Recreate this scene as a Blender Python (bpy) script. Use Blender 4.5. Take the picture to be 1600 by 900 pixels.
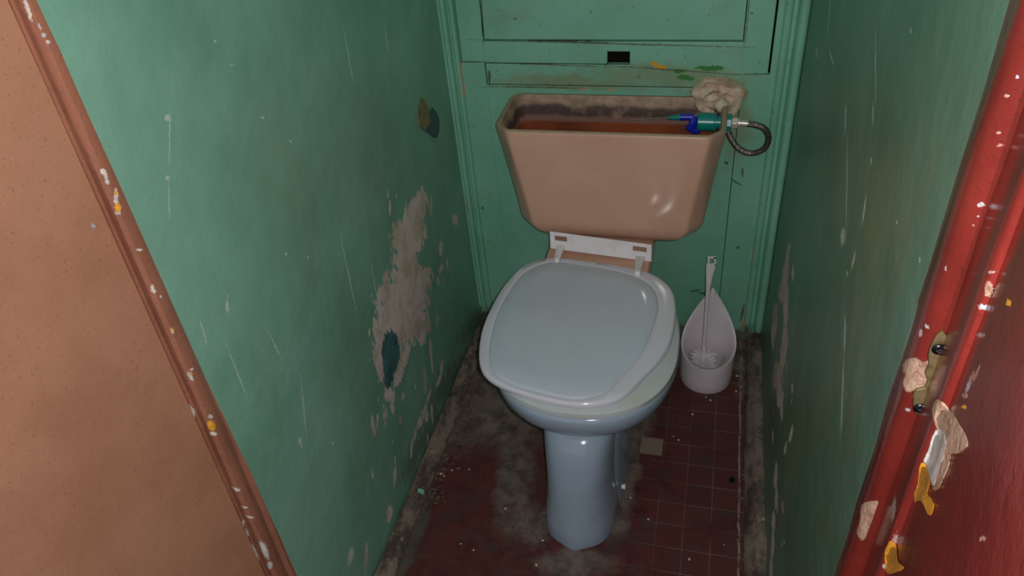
import bpy, bmesh, math, random
import numpy as np
from mathutils import Vector, Matrix
random.seed(7)
S = bpy.context.scene
for o in list(bpy.data.objects): bpy.data.objects.remove(o)
COL = S.collection
PI = math.pi

# ------------------------------------------------------------------ camera
H = 1.45; F = 1195.
def nz(v):
    v = np.array(v, float); return v/np.linalg.norm(v)
_down = nz([165, 1550, F]); _dep = np.array([370, -961, F], float); _dep -= _down*_dep.dot(_down); _dep = nz(_dep)
_xd = np.cross(_down, _dep)
RM = np.array([_xd, _dep, -_down])
CAM = np.array([0., 0., H])
cd = bpy.data.cameras.new('camera'); cam = bpy.data.objects.new('camera', cd); COL.objects.link(cam)
cd.sensor_width = 36; cd.lens = F/1600*36; cd.clip_start = .02; cd.clip_end = 50
r_, u_, f_ = RM@np.array([1, 0, 0]), RM@np.array([0, -1, 0]), RM@np.array([0, 0, 1])
cam.matrix_world = Matrix(((r_[0], u_[0], -f_[0], 0), (r_[1], u_[1], -f_[1], 0), (r_[2], u_[2], -f_[2], H), (0, 0, 0, 1)))
S.camera = cam
def on(u, v, ax, val):                 # measured photo point -> the place on a real surface of the room
    r = RM@nz([u-800, v-450, F]); t = (val-CAM[ax])/r[ax]; return CAM+r*t

# ------------------------------------------------------------------ light
W = bpy.data.worlds.new('world'); S.world = W; W.use_nodes = True
bg = W.node_tree.nodes['Background']; bg.inputs[0].default_value = (.90, .95, 1.0, 1); bg.inputs[1].default_value = .42
fl = bpy.data.lights.new('phone_flash', 'POINT'); fl.energy = 29; fl.shadow_soft_size = .004; fl.color = (1, .975, .96)
flo = bpy.data.objects.new('phone_flash', fl); COL.objects.link(flo)
flo.location = Vector(r_*0.022 + u_*0.012) + Vector((0, 0, H))
S.view_settings.view_transform = 'Standard'; S.view_settings.look = 'None'
S.view_settings.gamma = 1; S.view_settings.exposure = 0.0; S.view_settings.use_curve_mapping = False

# ------------------------------------------------------------------ helpers: objects
def tag(o, label=None, cat=None, group=None, kind=None):
    if label: o['label'] = label
    if cat: o['category'] = cat
    if group: o['group'] = group
    if kind: o['kind'] = kind
    return o
def empty(name, loc, label, cat, group=None):
    o = bpy.data.objects.new(name, None); COL.objects.link(o); o.location = loc; o.empty_display_size = .05
    return tag(o, label, cat, group)
def obj(name, bm, m, parent=None, smooth=True, ang=40, kind=None, rel=True, bevel=0, seg=2):
    bmesh.ops.remove_doubles(bm, verts=bm.verts, dist=1e-6)
    bmesh.ops.recalc_face_normals(bm, faces=bm.faces)
    me = bpy.data.meshes.new(name); bm.to_mesh(me); bm.free()
    o = bpy.data.objects.new(name, me); COL.objects.link(o)
    for q in (m if isinstance(m, (list, tuple)) else [m]): me.materials.append(q)
    if smooth:
        me.shade_smooth(); me.set_sharp_from_angle(angle=math.radians(ang))
    if parent:
        o.parent = parent
        if rel: o.matrix_parent_inverse = Matrix.Translation(parent.location).inverted() if parent.parent is None and parent.type == 'EMPTY' else Matrix()
    if bevel:
        md = o.modifiers.new('bevel', 'BEVEL'); md.width = bevel; md.segments = seg; md.limit_method = 'ANGLE'
    if kind: o['kind'] = kind
    return o
def B(): return bmesh.new()
def box(bm, x0, x1, y0, y1, z0, z1, mi=0):
    vs = [bm.verts.new((x, y, z)) for x in (x0, x1) for y in (y0, y1) for z in (z0, z1)]
    for q in ((0, 1, 3, 2), (4, 6, 7, 5), (0, 4, 5, 1), (2, 3, 7, 6), (0, 2, 6, 4), (1, 5, 7, 3)):
        f = bm.faces.new([vs[k] for k in q]); f.material_index = mi
    return bm
def loft(bm, rings, closed=True, cap0=True, cap1=True, mi=0):
    R = [[bm.verts.new(p) for p in r] for r in rings]; n = len(R[0])
    for a, b in zip(R, R[1:]):
        for i in range(n if closed else n-1):
            f = bm.faces.new((a[i], a[(i+1) % n], b[(i+1) % n], b[i])); f.material_index = mi
    for c, r in ((cap0, R[0]), (cap1, R[-1])):
        if c:
            f = bm.faces.new(r); f.material_index = mi
    return R
def cap_fan(bm, ring, ctr, mi=0):
    c = bm.verts.new(ctr)
    for i in range(len(ring)):
        f = bm.faces.new((ring[i], ring[(i+1) % len(ring)], c)); f.material_index = mi
def catmull(pts, n, closed=False):
    P = [Vector(p) for p in pts]; out = []; m = len(P); segs = m if closed else m-1
    for s in range(segs):
        if closed: a, b, c, d = P[(s-1) % m], P[s], P[(s+1) % m], P[(s+2) % m]
        else: a, b, c, d = P[max(s-1, 0)], P[s], P[s+1], P[min(s+2, m-1)]
        for k in range(n):
            t = k/n
            out.append(.5*((2*b)+(c-a)*t+(2*a-5*b+4*c-d)*t*t+(3*b-a-3*c+d)*t**3))
    if not closed: out.append(P[-1])
    return out
def tube(bm, pts, rad, n=12, flat=None, mi=0):
    P = [Vector(p) for p in pts]; rings = []
    up = None
    for i, p in enumerate(P):
        t = (P[min(i+1, len(P)-1)]-P[max(i-1, 0)]).normalized()
        if up is None: up = t.orthogonal().normalized()
        up = (up-t*up.dot(t)).normalized(); s = t.cross(up)
        r = rad(i/(len(P)-1)) if callable(rad) else rad
        rings.append([p+up*math.cos(2*PI*k/n)*r+s*math.sin(2*PI*k/n)*r for k in range(n)])
    return loft(bm, rings, mi=mi)
def cyl(bm, p0, p1, r0, r1=None, n=24, mi=0):
    r1 = r0 if r1 is None else r1
    p0, p1 = Vector(p0), Vector(p1); t = (p1-p0).normalized(); a = t.orthogonal().normalized(); b = t.cross(a)
    loft(bm, [[p+(a*math.cos(2*PI*k/n)+b*math.sin(2*PI*k/n))*r for k in range(n)] for p, r in ((p0, r0), (p1, r1))], mi=mi)
def prism(bm, poly, z0, z1, shear=0., nz_=1, wob=0, seed=0, mi=0):          # closed plan outline extruded up
    rnd = random.Random(seed); rings = []
    for k in range(nz_+1):
        z = z0+(z1-z0)*k/nz_; dx = rnd.uniform(-wob, wob); dy = rnd.uniform(-wob, wob)
        rings.append([(x+dx, y+(z-.8)*shear+dy, z) for x, y in poly])
    return loft(bm, rings, mi=mi)

# ------------------------------------------------------------------ helpers: materials
def srgb(c):
    return tuple((x/255/12.92 if x/255 <= .04045 else ((x/255+.055)/1.055)**2.4) for x in c)+(1,)
class M:
    def __init__(s, name, rough=.5, spec=.5, metal=0):
        s.m = bpy.data.materials.new(name); s.m.use_nodes = True; s.t = s.m.node_tree
        s.b = s.t.nodes['Principled BSDF']; s.b.inputs['Roughness'].default_value = rough
        s.b.inputs['Specular IOR Level'].default_value = spec; s.b.inputs['Metallic'].default_value = metal
        s.co = s.t.nodes.new('ShaderNodeTexCoord').outputs['Object']; s.bumps = None; s.r = None
    def n(s, t, **k):
        x = s.t.nodes.new(t)
        for a, b in k.items(): setattr(x, a, b)
        return x
    def L(s, a, b): s.t.links.new(a, b)
    def put(s, sock, v):
        if hasattr(v, 'links') or hasattr(v, 'is_linked'): s.L(v, sock)
        else: sock.default_value = v
    def math(s, op, a, b=0., c=None, clamp=False):
        x = s.n('ShaderNodeMath', operation=op, use_clamp=clamp); s.put(x.inputs[0], a); s.put(x.inputs[1], b)
        if c is not None: s.put(x.inputs[2], c)
        return x.outputs[0]
    def scaled(s, v, vec=None):
        x = s.n('ShaderNodeVectorMath', operation='MULTIPLY'); s.L(vec or s.co, x.inputs[0]); x.inputs[1].default_value = v
        return x.outputs[0]
    def noise(s, scale=5, detail=4, rough=.55, vec=None, st=None, off=0, color=False, dist=0):
        x = s.n('ShaderNodeTexNoise', noise_dimensions='3D'); x.inputs['Scale'].default_value = scale
        x.inputs['Detail'].default_value = min(detail, 4); x.inputs['Roughness'].default_value = rough
        x.inputs['Distortion'].default_value = dist
        v = vec or s.co
        if st or off:
            y = s.n('ShaderNodeVectorMath', operation='MULTIPLY_ADD'); s.L(v, y.inputs[0]); y.inputs[1].default_value = st or (1, 1, 1)
            y.inputs[2].default_value = (off*1.37, off*2.11, off*.73); v = y.outputs[0]
        s.L(v, x.inputs['Vector']); return x.outputs['Color' if color else 'Fac']
    def step(s, f, a, b):             # smooth 0..1 from a to b
        x = s.n('ShaderNodeMapRange', interpolation_type='SMOOTHSTEP'); s.put(x.inputs['Value'], f)
        x.inputs['From Min'].default_value = a; x.inputs['From Max'].default_value = b
        return x.outputs['Result']
    def mix(s, f, a, b):
        x = s.n('ShaderNodeMix', data_type='RGBA'); s.put(x.inputs['Factor'], f)
        ia = [i for i in x.inputs if i.type == 'RGBA']; s.put(ia[0], a); s.put(ia[1], b)
        return [o for o in x.outputs if o.type == 'RGBA'][0]
    def mixf(s, f, a, b):
        return s.math('ADD', a, s.math('MULTIPLY', f, s.math('SUBTRACT', b, a)))
    def sep(s, vec=None):
        x = s.n('ShaderNodeSeparateXYZ'); s.L(vec or s.co, x.inputs[0]); return x.outputs
    def plane(s, a, b):               # 2D coordinates in a surface
        q = s.sep(); c = s.n('ShaderNodeCombineXYZ'); s.L(q[a], c.inputs[0]); s.L(q[b], c.inputs[1]); return c.outputs[0]
    def blobs(s, vec, lst, amp=.004, scale=60, soft=.12, ragged=.25, st=None):
        nz3 = s.noise(scale, 3, .65, vec=vec, color=True, st=st)
        d = s.n('ShaderNodeVectorMath', operation='SUBTRACT'); s.L(nz3, d.inputs[0]); d.inputs[1].default_value = (.5, .5, .5)
        e = s.n('ShaderNodeVectorMath', operation='MULTIPLY'); s.L(d.outputs[0], e.inputs[0]); e.inputs[1].default_value = (amp*2, amp*2, 0)
        a = s.n('ShaderNodeVectorMath', operation='ADD'); s.L(vec, a.inputs[0]); s.L(e.outputs[0], a.inputs[1])
        cur = None
        for (cx, cy, rx, ry, an) in lst:
            src = a.outputs[0]
            if cur is not None:            # keeps the chain sequential so the shader stack stays small
                ch = s.n('ShaderNodeVectorMath', operation='MULTIPLY_ADD'); s.L(cur, ch.inputs[0]); ch.inputs[1].default_value = (1e-7,)*3; s.L(src, ch.inputs[2]); src = ch.outputs[0]
            mp = s.n('ShaderNodeMapping', vector_type='TEXTURE'); s.L(src, mp.inputs['Vector'])
            mp.inputs['Location'].default_value = (cx, cy, 0); mp.inputs['Rotation'].default_value = (0, 0, an)
            mp.inputs['Scale'].default_value = (rx, ry, 1)
            l = s.n('ShaderNodeVectorMath', operation='LENGTH'); s.L(mp.outputs[0], l.inputs[0]); l = l.outputs['Value']
            cur = l if cur is None else s.math('MINIMUM', cur, l)
        cur = s.math('ADD', cur, s.math('MULTIPLY', s.math('SUBTRACT', s.noise(scale*2.2, 3, .7, vec=vec, off=3, st=st), .5), ragged*2))
        return s.step(cur, 1+soft, 1-soft)
    def inv(s, f): return s.math('SUBTRACT', 1., f)
    def bump(s, h, dist=.002, strength=1.):
        x = s.n('ShaderNodeBump'); x.inputs['Distance'].default_value = dist; x.inputs['Strength'].default_value = strength
        s.put(x.inputs['Height'], h)
        if s.bumps: s.L(s.bumps, x.inputs['Normal'])
        s.bumps = x.outputs[0]
    def done(s, col, rough=None):
        s.put(s.b.inputs['Base Color'], col)
        if rough is not None: s.put(s.b.inputs['Roughness'], rough)
        if s.bumps: s.L(s.bumps, s.b.inputs['Normal'])
        return s.m
def ells(ax, val, lst):               # photo ellipses (u,v,du,dv[,angle]) -> ellipses lying in the surface
    ia = [i for i in range(3) if i != ax]; out = []
    for e in lst:
        u, v, du, dv = e[:4]; an = math.radians(e[4]) if len(e) > 4 else 0
        c = on(u, v, ax, val)[ia]; ca, sa = math.cos(an), math.sin(an)
        a1 = on(u+du*ca, v+du*sa, ax, val)[ia]-c; a2 = on(u-dv*sa, v+dv*ca, ax, val)[ia]-c
        U, s_, _ = np.linalg.svd(np.array([a1, a2]).T)
        out.append((float(c[0]), float(c[1]), float(max(s_[0], .0006)), float(max(s_[1], .0006)), math.atan2(U[1, 0], U[0, 0])))
    return out
def rnd_flecks(n, u0, u1, v0, v1, w, h, an=(85, 95), seed=1):
    r = random.Random(seed); out = []
    for _ in range(n):
        k = r.random()**2
        out.append((r.uniform(u0, u1), r.uniform(v0, v1), w*(.5+k), h*(.4+1.4*k), r.uniform(*an)-90))
    return out

XL = -.619; XR = .174; YB = 1.659
GREEN = (126, 174, 153)
PLASTER = srgb((206, 194, 184))
def green_paint(name, ax=None, val=None, plaster=(), teal=(), white=(), dark=(), rough=.38, tint=GREEN, olive=.35, wave=.0):
    m = M(name, rough, .5)
    base = srgb(tint)
    n1 = m.noise(2.2, 4, .6, off=1); n2 = m.noise(9, 5, .6, off=2)
    c = m.mix(m.step(n1, .38, .68), base, srgb((tint[0]-18, tint[1]-17, tint[2]-20)))
    c = m.mix(m.math('MULTIPLY', m.step(n2, .5, .75), .35), c, srgb((tint[0]+10, tint[1]+10, tint[2]+6)))
    c = m.mix(m.math('MULTIPLY', m.step(m.noise(3.1, 5, .65, st=(1, 1, .45), off=5), .5, .72), olive), c, srgb((112, 126, 92)))
    c = m.mix(m.math('MULTIPLY', m.step(m.noise(420, 2, .5, off=8), .62, .75), .25), c, srgb((60, 80, 64)))
    m.bump(m.noise(7, 3, .5, off=9), .012, .5)
    m.bump(m.noise(160, 3, .6, off=4), .0006, .6)
    r = rough
    if ax is not None:
        ia = [i for i in range(3) if i != ax]; p = m.plane(*ia)
        def lay(c, r, L, col, amp, sc, rag, soft, bmp, a=1., st=(1, .35, 1)):
            if not L: return c, r
            k = m.blobs(p, ells(ax, val, L), amp, sc, soft, rag, st)
            if a < 1: k = m.math('MULTIPLY', k, a)
            if bmp: m.bump(m.inv(k), bmp, .8)
            return m.mix(k, c, col), m.mixf(k, r, .8)
        pc = m.mix(m.step(m.noise(14, 5, .7, off=11), .4, .65), PLASTER, srgb((182, 164, 146)))
        c, r = lay(c, r, dark, srgb((70, 62, 44)), .02, 24, 1.2, .7, 0, .55)
        c, r = lay(c, r, plaster, pc, .011, 46, 1.0, .07, 0)
        c, r = lay(c, r, teal, m.mix(m.step(m.noise(30, 4, off=2), .4, .7), srgb((62, 104, 106)), srgb((48, 78, 84))), .006, 60, .6, .06, 0)
        c, r = lay(c, r, white, srgb((190, 200, 186)), .003, 150, 1.3, .2, 0, .85, None)
    return m.done(c, r)

# left wall: flaked plaster patch, flecks and scratches measured from the photo
z7 = lambda x, y: (540+x/1.607, 120+y/1.607)
pl = []
for (x, y, dx, dy, a) in [(180, 330, 24, 45, 12), (160, 400, 38, 55, 12), (150, 460, 30, 30, 0), (170, 505, 46, 36, 0), (150, 560, 58, 50, 0), (165, 620, 44, 46, 0),
                          (190, 640, 12, 32, 0), (108, 610, 26, 42, -20), (78, 640, 9, 34, -8), (88, 730, 11, 48, -12), (106, 790, 9, 26, -10), (150, 700, 9, 48, 14), (132, 750, 10, 32, 16), (112, 690, 40, 40, 0),
                          (118, 810, 4, 22, 10), (145, 805, 4, 12, 5), (238, 430, 5, 16, 0), (275, 358, 8, 14, 0), (100, 505, 6, 22, 10), (232, 510, 3, 12, 0), (214, 325, 2.5, 22, 0), (128, 300, 2, 8, 0),
                          (230, 610, 3, 16, 0), (215, 700, 3.5, 40, -6), (200, 760, 2.5, 30, -4), (235, 760, 3, 26, 18), (190, 860, 5, 22, 8), (205, 850, 3, 16, 10), (70, 880, 5, 22, -6), (60, 640, 2, 10, 0), (98, 850, 4, 8, 0)]:
    u, v = z7(x, y); pl.append((u, v, dx/1.607, dy/1.607, a))
pl += [(614, 640, 3, 8, 0), (617, 745, 2.5, 18, 2), (608, 804, 4.5, 12, 8), (572, 872, 1.8, 26, 2), (582, 742, 1, 10), (655, 660, 3, 12, 14), (664, 640, 2.5, 14, 12), (670, 618, 2, 12, 16), (648, 680, 2, 10, 10), (690, 575, 2, 12, 6)]
pl += rnd_flecks(14, 600, 700, 300, 470, 1.2, 7, seed=3)+rnd_flecks(16, 580, 690, 560, 720, 1.2, 9, seed=4)
teal = [(z7(114, 690)[0], z7(114, 690)[1], 14, 32, 0), (z7(108, 740)[0], z7(108, 740)[1], 8, 26, 4)]
white = [(262, 184, 6, 4, 30), (265, 215, .9, 38, 1), (261, 277, 3, 3), (264, 310, .8, 30, 0), (355, 480, 2.4, 9, -4), (336, 64, 2, 3), (362, 102, 5, 1), (410, 184, 3, 2), (454, 221, 2, 2), (447, 397, 2, 1.5), (481, 402, 1.2, 2), (548, 868, 3.5, 13, 10), (372, 585, .8, 40, -22), (356, 470, 1, 10), (430, 540, .9, 22, -26), (475, 640, .8, 44, -6), (469, 690, 2, 8, -15),
         (318, 520, .8, 22, -14), (545, 430, .7, 60, -12), (590, 470, .6, 60, -10), (604, 60, .8, 22, -8), (545, 90, .7, 40, -10), (440, 575, .8, 4), (520, 693, 1.5, 2)]
dark = [(660, 690, 12, 60, 25), (705, 590, 14, 60, 32), (737, 510, 10, 40, 35)]
m_left = green_paint('left_wall_paint', 0, XL, plaster=pl, teal=teal, white=white, dark=dark, olive=.30)
z5 = lambda x, y: (1140+x/1.667, 360+y/1.667)
pr = []
for (x, y, dx, dy, a) in [(152, 60, 5, 32, 8), (145, 110, 9, 34, 6), (140, 160, 13, 30, 4), (146, 215, 7, 40, 0), (118, 235, 7, 50, 2), (143, 290, 8, 40, 2), (112, 270, 5, 36, 0), (138, 330, 7, 40, 4), (124, 385, 13, 40, 0), (130, 430, 10, 40, -3), (136, 470, 3, 22, 0),
                          (160, 530, 4, 22, 10), (145, 570, 3, 16, 8), (120, 640, 5, 34, 2), (122, 700, 4, 36, 0), (114, 760, 5, 30, 2), (112, 820, 5, 34, 2), (108, 880, 4, 30, 0), (165, 110, 3, 22, 0), (163, 410, 2, 12, 0), (93, 840, 2.5, 50, 2)]:
    u, v = z5(x, y); pr.append((u, v, dx/1.667, dy/1.667, a))
pr += rnd_flecks(12, 1205, 1245, 560, 880, 1, 8, seed=9)
wr = [(1317, 370, 3.2, 13, 4), (1350, 330, 1.3, 20, 8), (1361, 252, 1, 6), (1334, 405, 1.4, 14, 12), (1276, 83, 1.3, 9, 6), (1299, 90, 1, 12, -16), (1368, 100, .7, 55, 0), (1321, 185, .8, 26, 2), (1364, 178, .8, 18, 0), (1323, 290, .6, 80, 1), (1423, 48, 1, 4), (1437, 406, 1.2, 4), (1401, 348, 1, 3), (1297, 0, .7, 60, 4), (1320, 520, 1.2, 30, 2), (1316, 620, .9, 60, 2), (1324, 428, 1, 5)]
dr = [(1300, 620, 14, 90, 0), (1320, 560, 10, 120, 0)]
m_right = green_paint('right_wall_paint', 0, XR, plaster=pr, white=wr, olive=.75, tint=(98, 134, 114))
yel = [(1021, 99, 7, 3), (1031, 104, 9, 3.5)]
m_back = None
def back_paint(name):
    m = M(name, .42, .5)
    p = m.plane(0, 2)
    t = (130, 188, 164)
    c = m.mix(m.step(m.noise(3, 4, .6), .35, .7), srgb(t), srgb((112, 174, 146)))
    c = m.mix(m.math('MULTIPLY', m.step(m.noise(6, 5, .7, st=(.5, 1, 1), off=3), .52, .72), .45), c, srgb((128, 138, 96)))
    c = m.mix(m.math('MULTIPLY', m.step(m.noise(70, 5, .75, off=6), .62, .7), .55), c, srgb((70, 66, 46)))
    g = m.blobs(p, ells(1, YB, [(1050, 118, 110, 16, 3), (900, 130, 120, 10, 2), (1150, 190, 22, 60, 0), (1120, 140, 50, 25)]), .02, 16, .6, .8)
    c = m.mix(m.math('MULTIPLY', g, .55), c, srgb((134, 128, 84)))
    k = m.blobs(p, ells(1, YB, [(1110, 106, 22, 4, 2), (1072, 121, 14, 4, 8), (1060, 111, 10, 3)]), .006, 70, .12, .5)
    c = m.mix(k, c, srgb((60, 130, 60)))
    k = m.blobs(p, ells(1, YB, yel), .006, 80, .12, .5)
    c = m.mix(k, c, srgb((214, 160, 50)))
    k = m.blobs(p, ells(1, YB, [(910, 139, 9, 2), (955, 141, 6, 2), (725, 140, 2, 12), (722, 110, 1.4, 16), (1240, 395, 2, 3), (1175, 395, 1.5, 12), (1163, 485, 1.5, 8), (1160, 505, 3, 12)]), .004, 90, .12, .4)
    c = m.mix(k, c, srgb((176, 160, 130)))
    k = m.blobs(p, ells(1, YB, [(1175, 20, 2, 1.5), (1103, 460, 12, 2, 10), (1086, 455, 8, 1.5, -10), (1153, 387, 2.5, 2.5), (1160, 488, 2, 14, 12), (1166, 512, 3, 8), (754, 325, 2, 2), (805, 30, 3, 1), (765, 120, 2, 10),
                            (1160, 270, 1.5, 8), (1150, 285, 10, 1.5, 30), (1135, 255, 3, 3), (780, 478, 3, 18), (768, 510, 8, 12)]), .003, 90, .2, .5)
    c = m.mix(m.math('MULTIPLY', k, .75), c, srgb((62, 66, 50)))
    z = m.sep()[2]
    d = m.step(m.math('ADD', z, m.math('MULTIPLY', m.noise(14, 5, .7, off=14), .16)), .15, .10)
    c = m.mix(m.math('MULTIPLY', d, .85), c, srgb((86, 72, 54)))
    k = m.blobs(p, ells(1, YB, [(958, 67.5, 206, 1.3, 1.6), (753, 30, 1, 36, -2), (1168, 30, 1, 44, 6), (850, 101, 95, 1.0, 2), (1060, 110, 120, 1.0, 4), (740, 96, 20, 1.0), (840, 137, 76, 1.3, 1), (764, 125, 1.4, 12, -6)]), .0018, 40, .5, 1.1)
    c = m.mix(m.math('MULTIPLY', k, .75), c, srgb((92, 72, 46)))
    m.bump(m.noise(60, 4, .6, st=(1, 1, .15)), .0012, .5); m.bump(m.noise(12, 3, .5, off=2), .004, .5)
    return m.done(c)
m_back = back_paint('old_green_gloss_on_boards')
def simple(name, col, rough=.5, spec=.5, metal=0, var=.0, col2=None, sc=20, bmp=0, bs=80):
    m = M(name, rough, spec, metal); c = srgb(col)
    if col2: c = m.mix(m.math('MULTIPLY', m.step(m.noise(sc, 5, .65), .42, .68), var), c, srgb(col2))
    if bmp: m.bump(m.noise(bs, 4, .6, off=5), bmp, .7)
    return m.done(c)
m_dark = simple('dark_void', (18, 16, 14), .9, .1)

# floor: small dark red tiles, cement repairs and grime
def floor_mat():
    m = M('floor_tiles', .55, .35); p = m.plane(0, 1)
    br = m.n('ShaderNodeTexBrick', offset=0, squash=1); mp = m.n('ShaderNodeMapping'); m.L(p, mp.inputs['Vector'])
    mp.inputs['Location'].default_value = (-.124+.0575*12, -1.374+.0575*30, 0)
    m.L(mp.outputs[0], br.inputs['Vector']); br.inputs['Scale'].default_value = 1
    br.inputs['Brick Width'].default_value = .0575; br.inputs['Row Height'].default_value = .0575
    br.inputs['Mortar Size'].default_value = .0016; br.inputs['Mortar Smooth'].default_value = .4
    br.inputs['Color1'].default_value = srgb((92, 50, 48)); br.inputs['Color2'].default_value = srgb((78, 42, 42))
    br.inputs['Mortar'].default_value = srgb((112, 90, 82))
    q = m.sep()
    faint = m.step(m.math('ADD', q[0], m.math('MULTIPLY', m.noise(9, 4, .6, off=2), .20)), -.03, .10)
    tile = m.mix(m.step(m.noise(30, 4, .6, off=7), .4, .7), srgb((90, 46, 44)), srgb((72, 38, 38)))
    c = m.mix(m.math('MULTIPLY', m.mixf(faint, .12, .85), m.step(m.noise(11, 3, off=12), .30, .55)), tile, br.outputs['Color'])
    m.bump(m.math('MULTIPLY', br.outputs['Fac'], m.mixf(faint, -.2, -1.)), .0012, .8)
    cem = m.mix(m.step(m.noise(22, 6, .7, off=3), .35, .7), srgb((124, 114, 104)), srgb((80, 70, 64)))
    blot = [(805, 740, 28, 100, 4), (800, 650, 70, 50, 0), (740, 630, 80, 60, -30), (770, 560, 50, 60), (830, 820, 30, 32), (985, 730, 14, 90, 6), (965, 820, 16, 30, 20), (1000, 650, 22, 40, 10),
            (1165, 560, 16, 60, 0), (900, 880, 60, 22), (1100, 545, 80, 30), (680, 640, 40, 50, -30), (720, 560, 40, 50, -40)]
    k = m.blobs(p, ells(2, 0, blot), .02, 22, .4, .5)
    c = m.mix(m.math('MULTIPLY', k, m.mixf(m.noise(12, 4, off=6), .5, 1.)), c, cem)
    sq = on(1018, 697, 2, 0); k = m.math('MAXIMUM', m.math('ABSOLUTE', m.math('SUBTRACT', q[0], float(sq[0]))), m.math('ABSOLUTE', m.math('SUBTRACT', q[1], float(sq[1]))))
    k = m.step(m.math('ADD', k, m.math('MULTIPLY', m.noise(60, 3), .006)), .0305, .028)
    c = m.mix(k, c, srgb((132, 116, 100)))
    k = m.blobs(p, ells(2, 0, [(652, 770, 16, 130, 26), (640, 850, 14, 80, 24)]), .008, 30, .3, .5)
    c = m.mix(m.math('MULTIPLY', k, .7), c, srgb((84, 88, 78)))
    dirt = m.step(m.noise(17, 7, .75, off=9), .48, .70)
    c = m.mix(m.math('MULTIPLY', dirt, .75), c, srgb((66, 54, 48)))
    k = m.blobs(p, ells(2, 0, [(1144, 750, 5, 5)]), .001, 60, .2, .2); c = m.mix(k, c, srgb((12, 10, 10)))
    # pale grout edge along the right skirting, and small pale flecks
    e = m.math('ABSOLUTE', m.math('SUBTRACT', q[0], m.math('ADD', .1195, m.math('MULTIPLY', m.noise(20, 3), .010))))
    k = m.math('MULTIPLY', m.step(e, .0035, .0015), m.step(m.noise(26, 4, .7, off=4), .36, .56))
    c = m.mix(m.math('MULTIPLY', k, .85), c, srgb((150, 132, 120)))
    v = m.n('ShaderNodeTexVoronoi'); v.inputs['Scale'].default_value = 26; m.L(p, v.inputs['Vector'])
    sp = m.math('MULTIPLY', m.step(v.outputs['Distance'], .055, .03), m.step(m.noise(7, 2, off=8), .48, .6))
    c = m.mix(sp, c, srgb((190, 172, 150)))
    m.bump(m.noise(45, 6, .7), .003, .6)
    return m.done(c, m.mixf(dirt, .42, .75))
m_floor = floor_mat()
def grime_wood(name, c1, c2, bmp=.004):
    m = M(name, .75, .3)
    c = m.mix(m.step(m.noise(24, 6, .7, st=(1, .5, 1)), .38, .62), srgb(c1), srgb(c2))
    c = m.mix(m.step(m.noise(60, 5, .75, off=4), .60, .66), c, srgb((150, 136, 116)))
    m.bump(m.noise(40, 6, .7), bmp, .8); return m.done(c)
m_skirt = grime_wood('grimy_skirting', (126, 112, 100), (76, 64, 56))

# ------------------------------------------------------------------ structure
def wall(name, x0, x1, y0, y1, z0, z1, m):
    return obj(name, box(B(), x0, x1, y0, y1, z0, z1), m, smooth=False, kind='structure')
wall('floor', -2.1, 1.9, -1.6, 1.80, -.06, 0, m_floor)
wall('wall_left', XL-.10, XL, .60, 1.80, 0, 2.4, m_left)
wall('wall_right', XR, XR+.12, .541, 1.80, 0, 2.4, m_right)
m_ceil = simple('ceiling_whitewash', (205, 203, 192), .8, .2)
wall('ceiling', XL-.10, XR+.12, .58, 1.80, 2.4, 2.46, m_ceil)

m_hall = simple('hall_plaster', (196, 186, 168), .85, .2, var=.5, col2=(176, 164, 146), sc=6)
obj('wall_front', box(box(B(), .40, 1.9, .60, .72, 0, 2.4), -2.1, -.74, .625, .72, 0, 2.4), m_hall, smooth=False, kind='structure')
# back wall: boarding under the old paint
bm = B()
box(bm, XL, XR, YB+.016, YB+.06, 0, 2.4, 1)
box(bm, XL, -.5265, YB, YB+.02, .0, .7835)                 # left stile
box(bm, -.5235, .058, YB, YB+.02, .732, .7815)             # middle rail
box(bm, -.5285, .0553, YB+.002, YB+.02, .0, .7285)           # lower board
box(bm, .0565, XR, YB+.001, YB+.02, .0, .762)             # right stile
wb = obj('wall_back', bm, [m_back, m_dark], smooth=False, kind='structure', bevel=.0012)
# cupboard door above, with its sunk panel and square hole
bm = B(); t0, t1 = YB-.002, YB+.02
box(bm, -.579, -.5225, t0, t1, .786, 2.2)
box(bm, .0515, .1075, t0, t1, .766, 2.2)
def quadbox(bm, x0, x1, y0, y1, zb0, zb1, z1):
    R = [[(x0, y0, zb0), (x1, y0, zb1), (x1, y1, zb1), (x0, y1, zb0)], [(x0, y0, z1), (x1, y0, z1), (x1, y1, z1), (x0, y1, z1)]]
    loft(bm, R)
quadbox(bm, -.5225, -.239, t0, t1, .786, .7845, .8345)
quadbox(bm, -.188, .0515, t0, t1, .781, .766, .8345)
box(bm, -.239, -.188, t0, t1, .813, .8345)
d1 = obj('door_1', bm, m_back, smooth=False, kind='structure', bevel=.0012)
bm = B(); box(bm, -.5205, .0495, YB+.0035, YB+.015, .8375, 2.19)
obj('door_panel', bm, m_back, d1, smooth=False, bevel=.001, rel=False)
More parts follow.
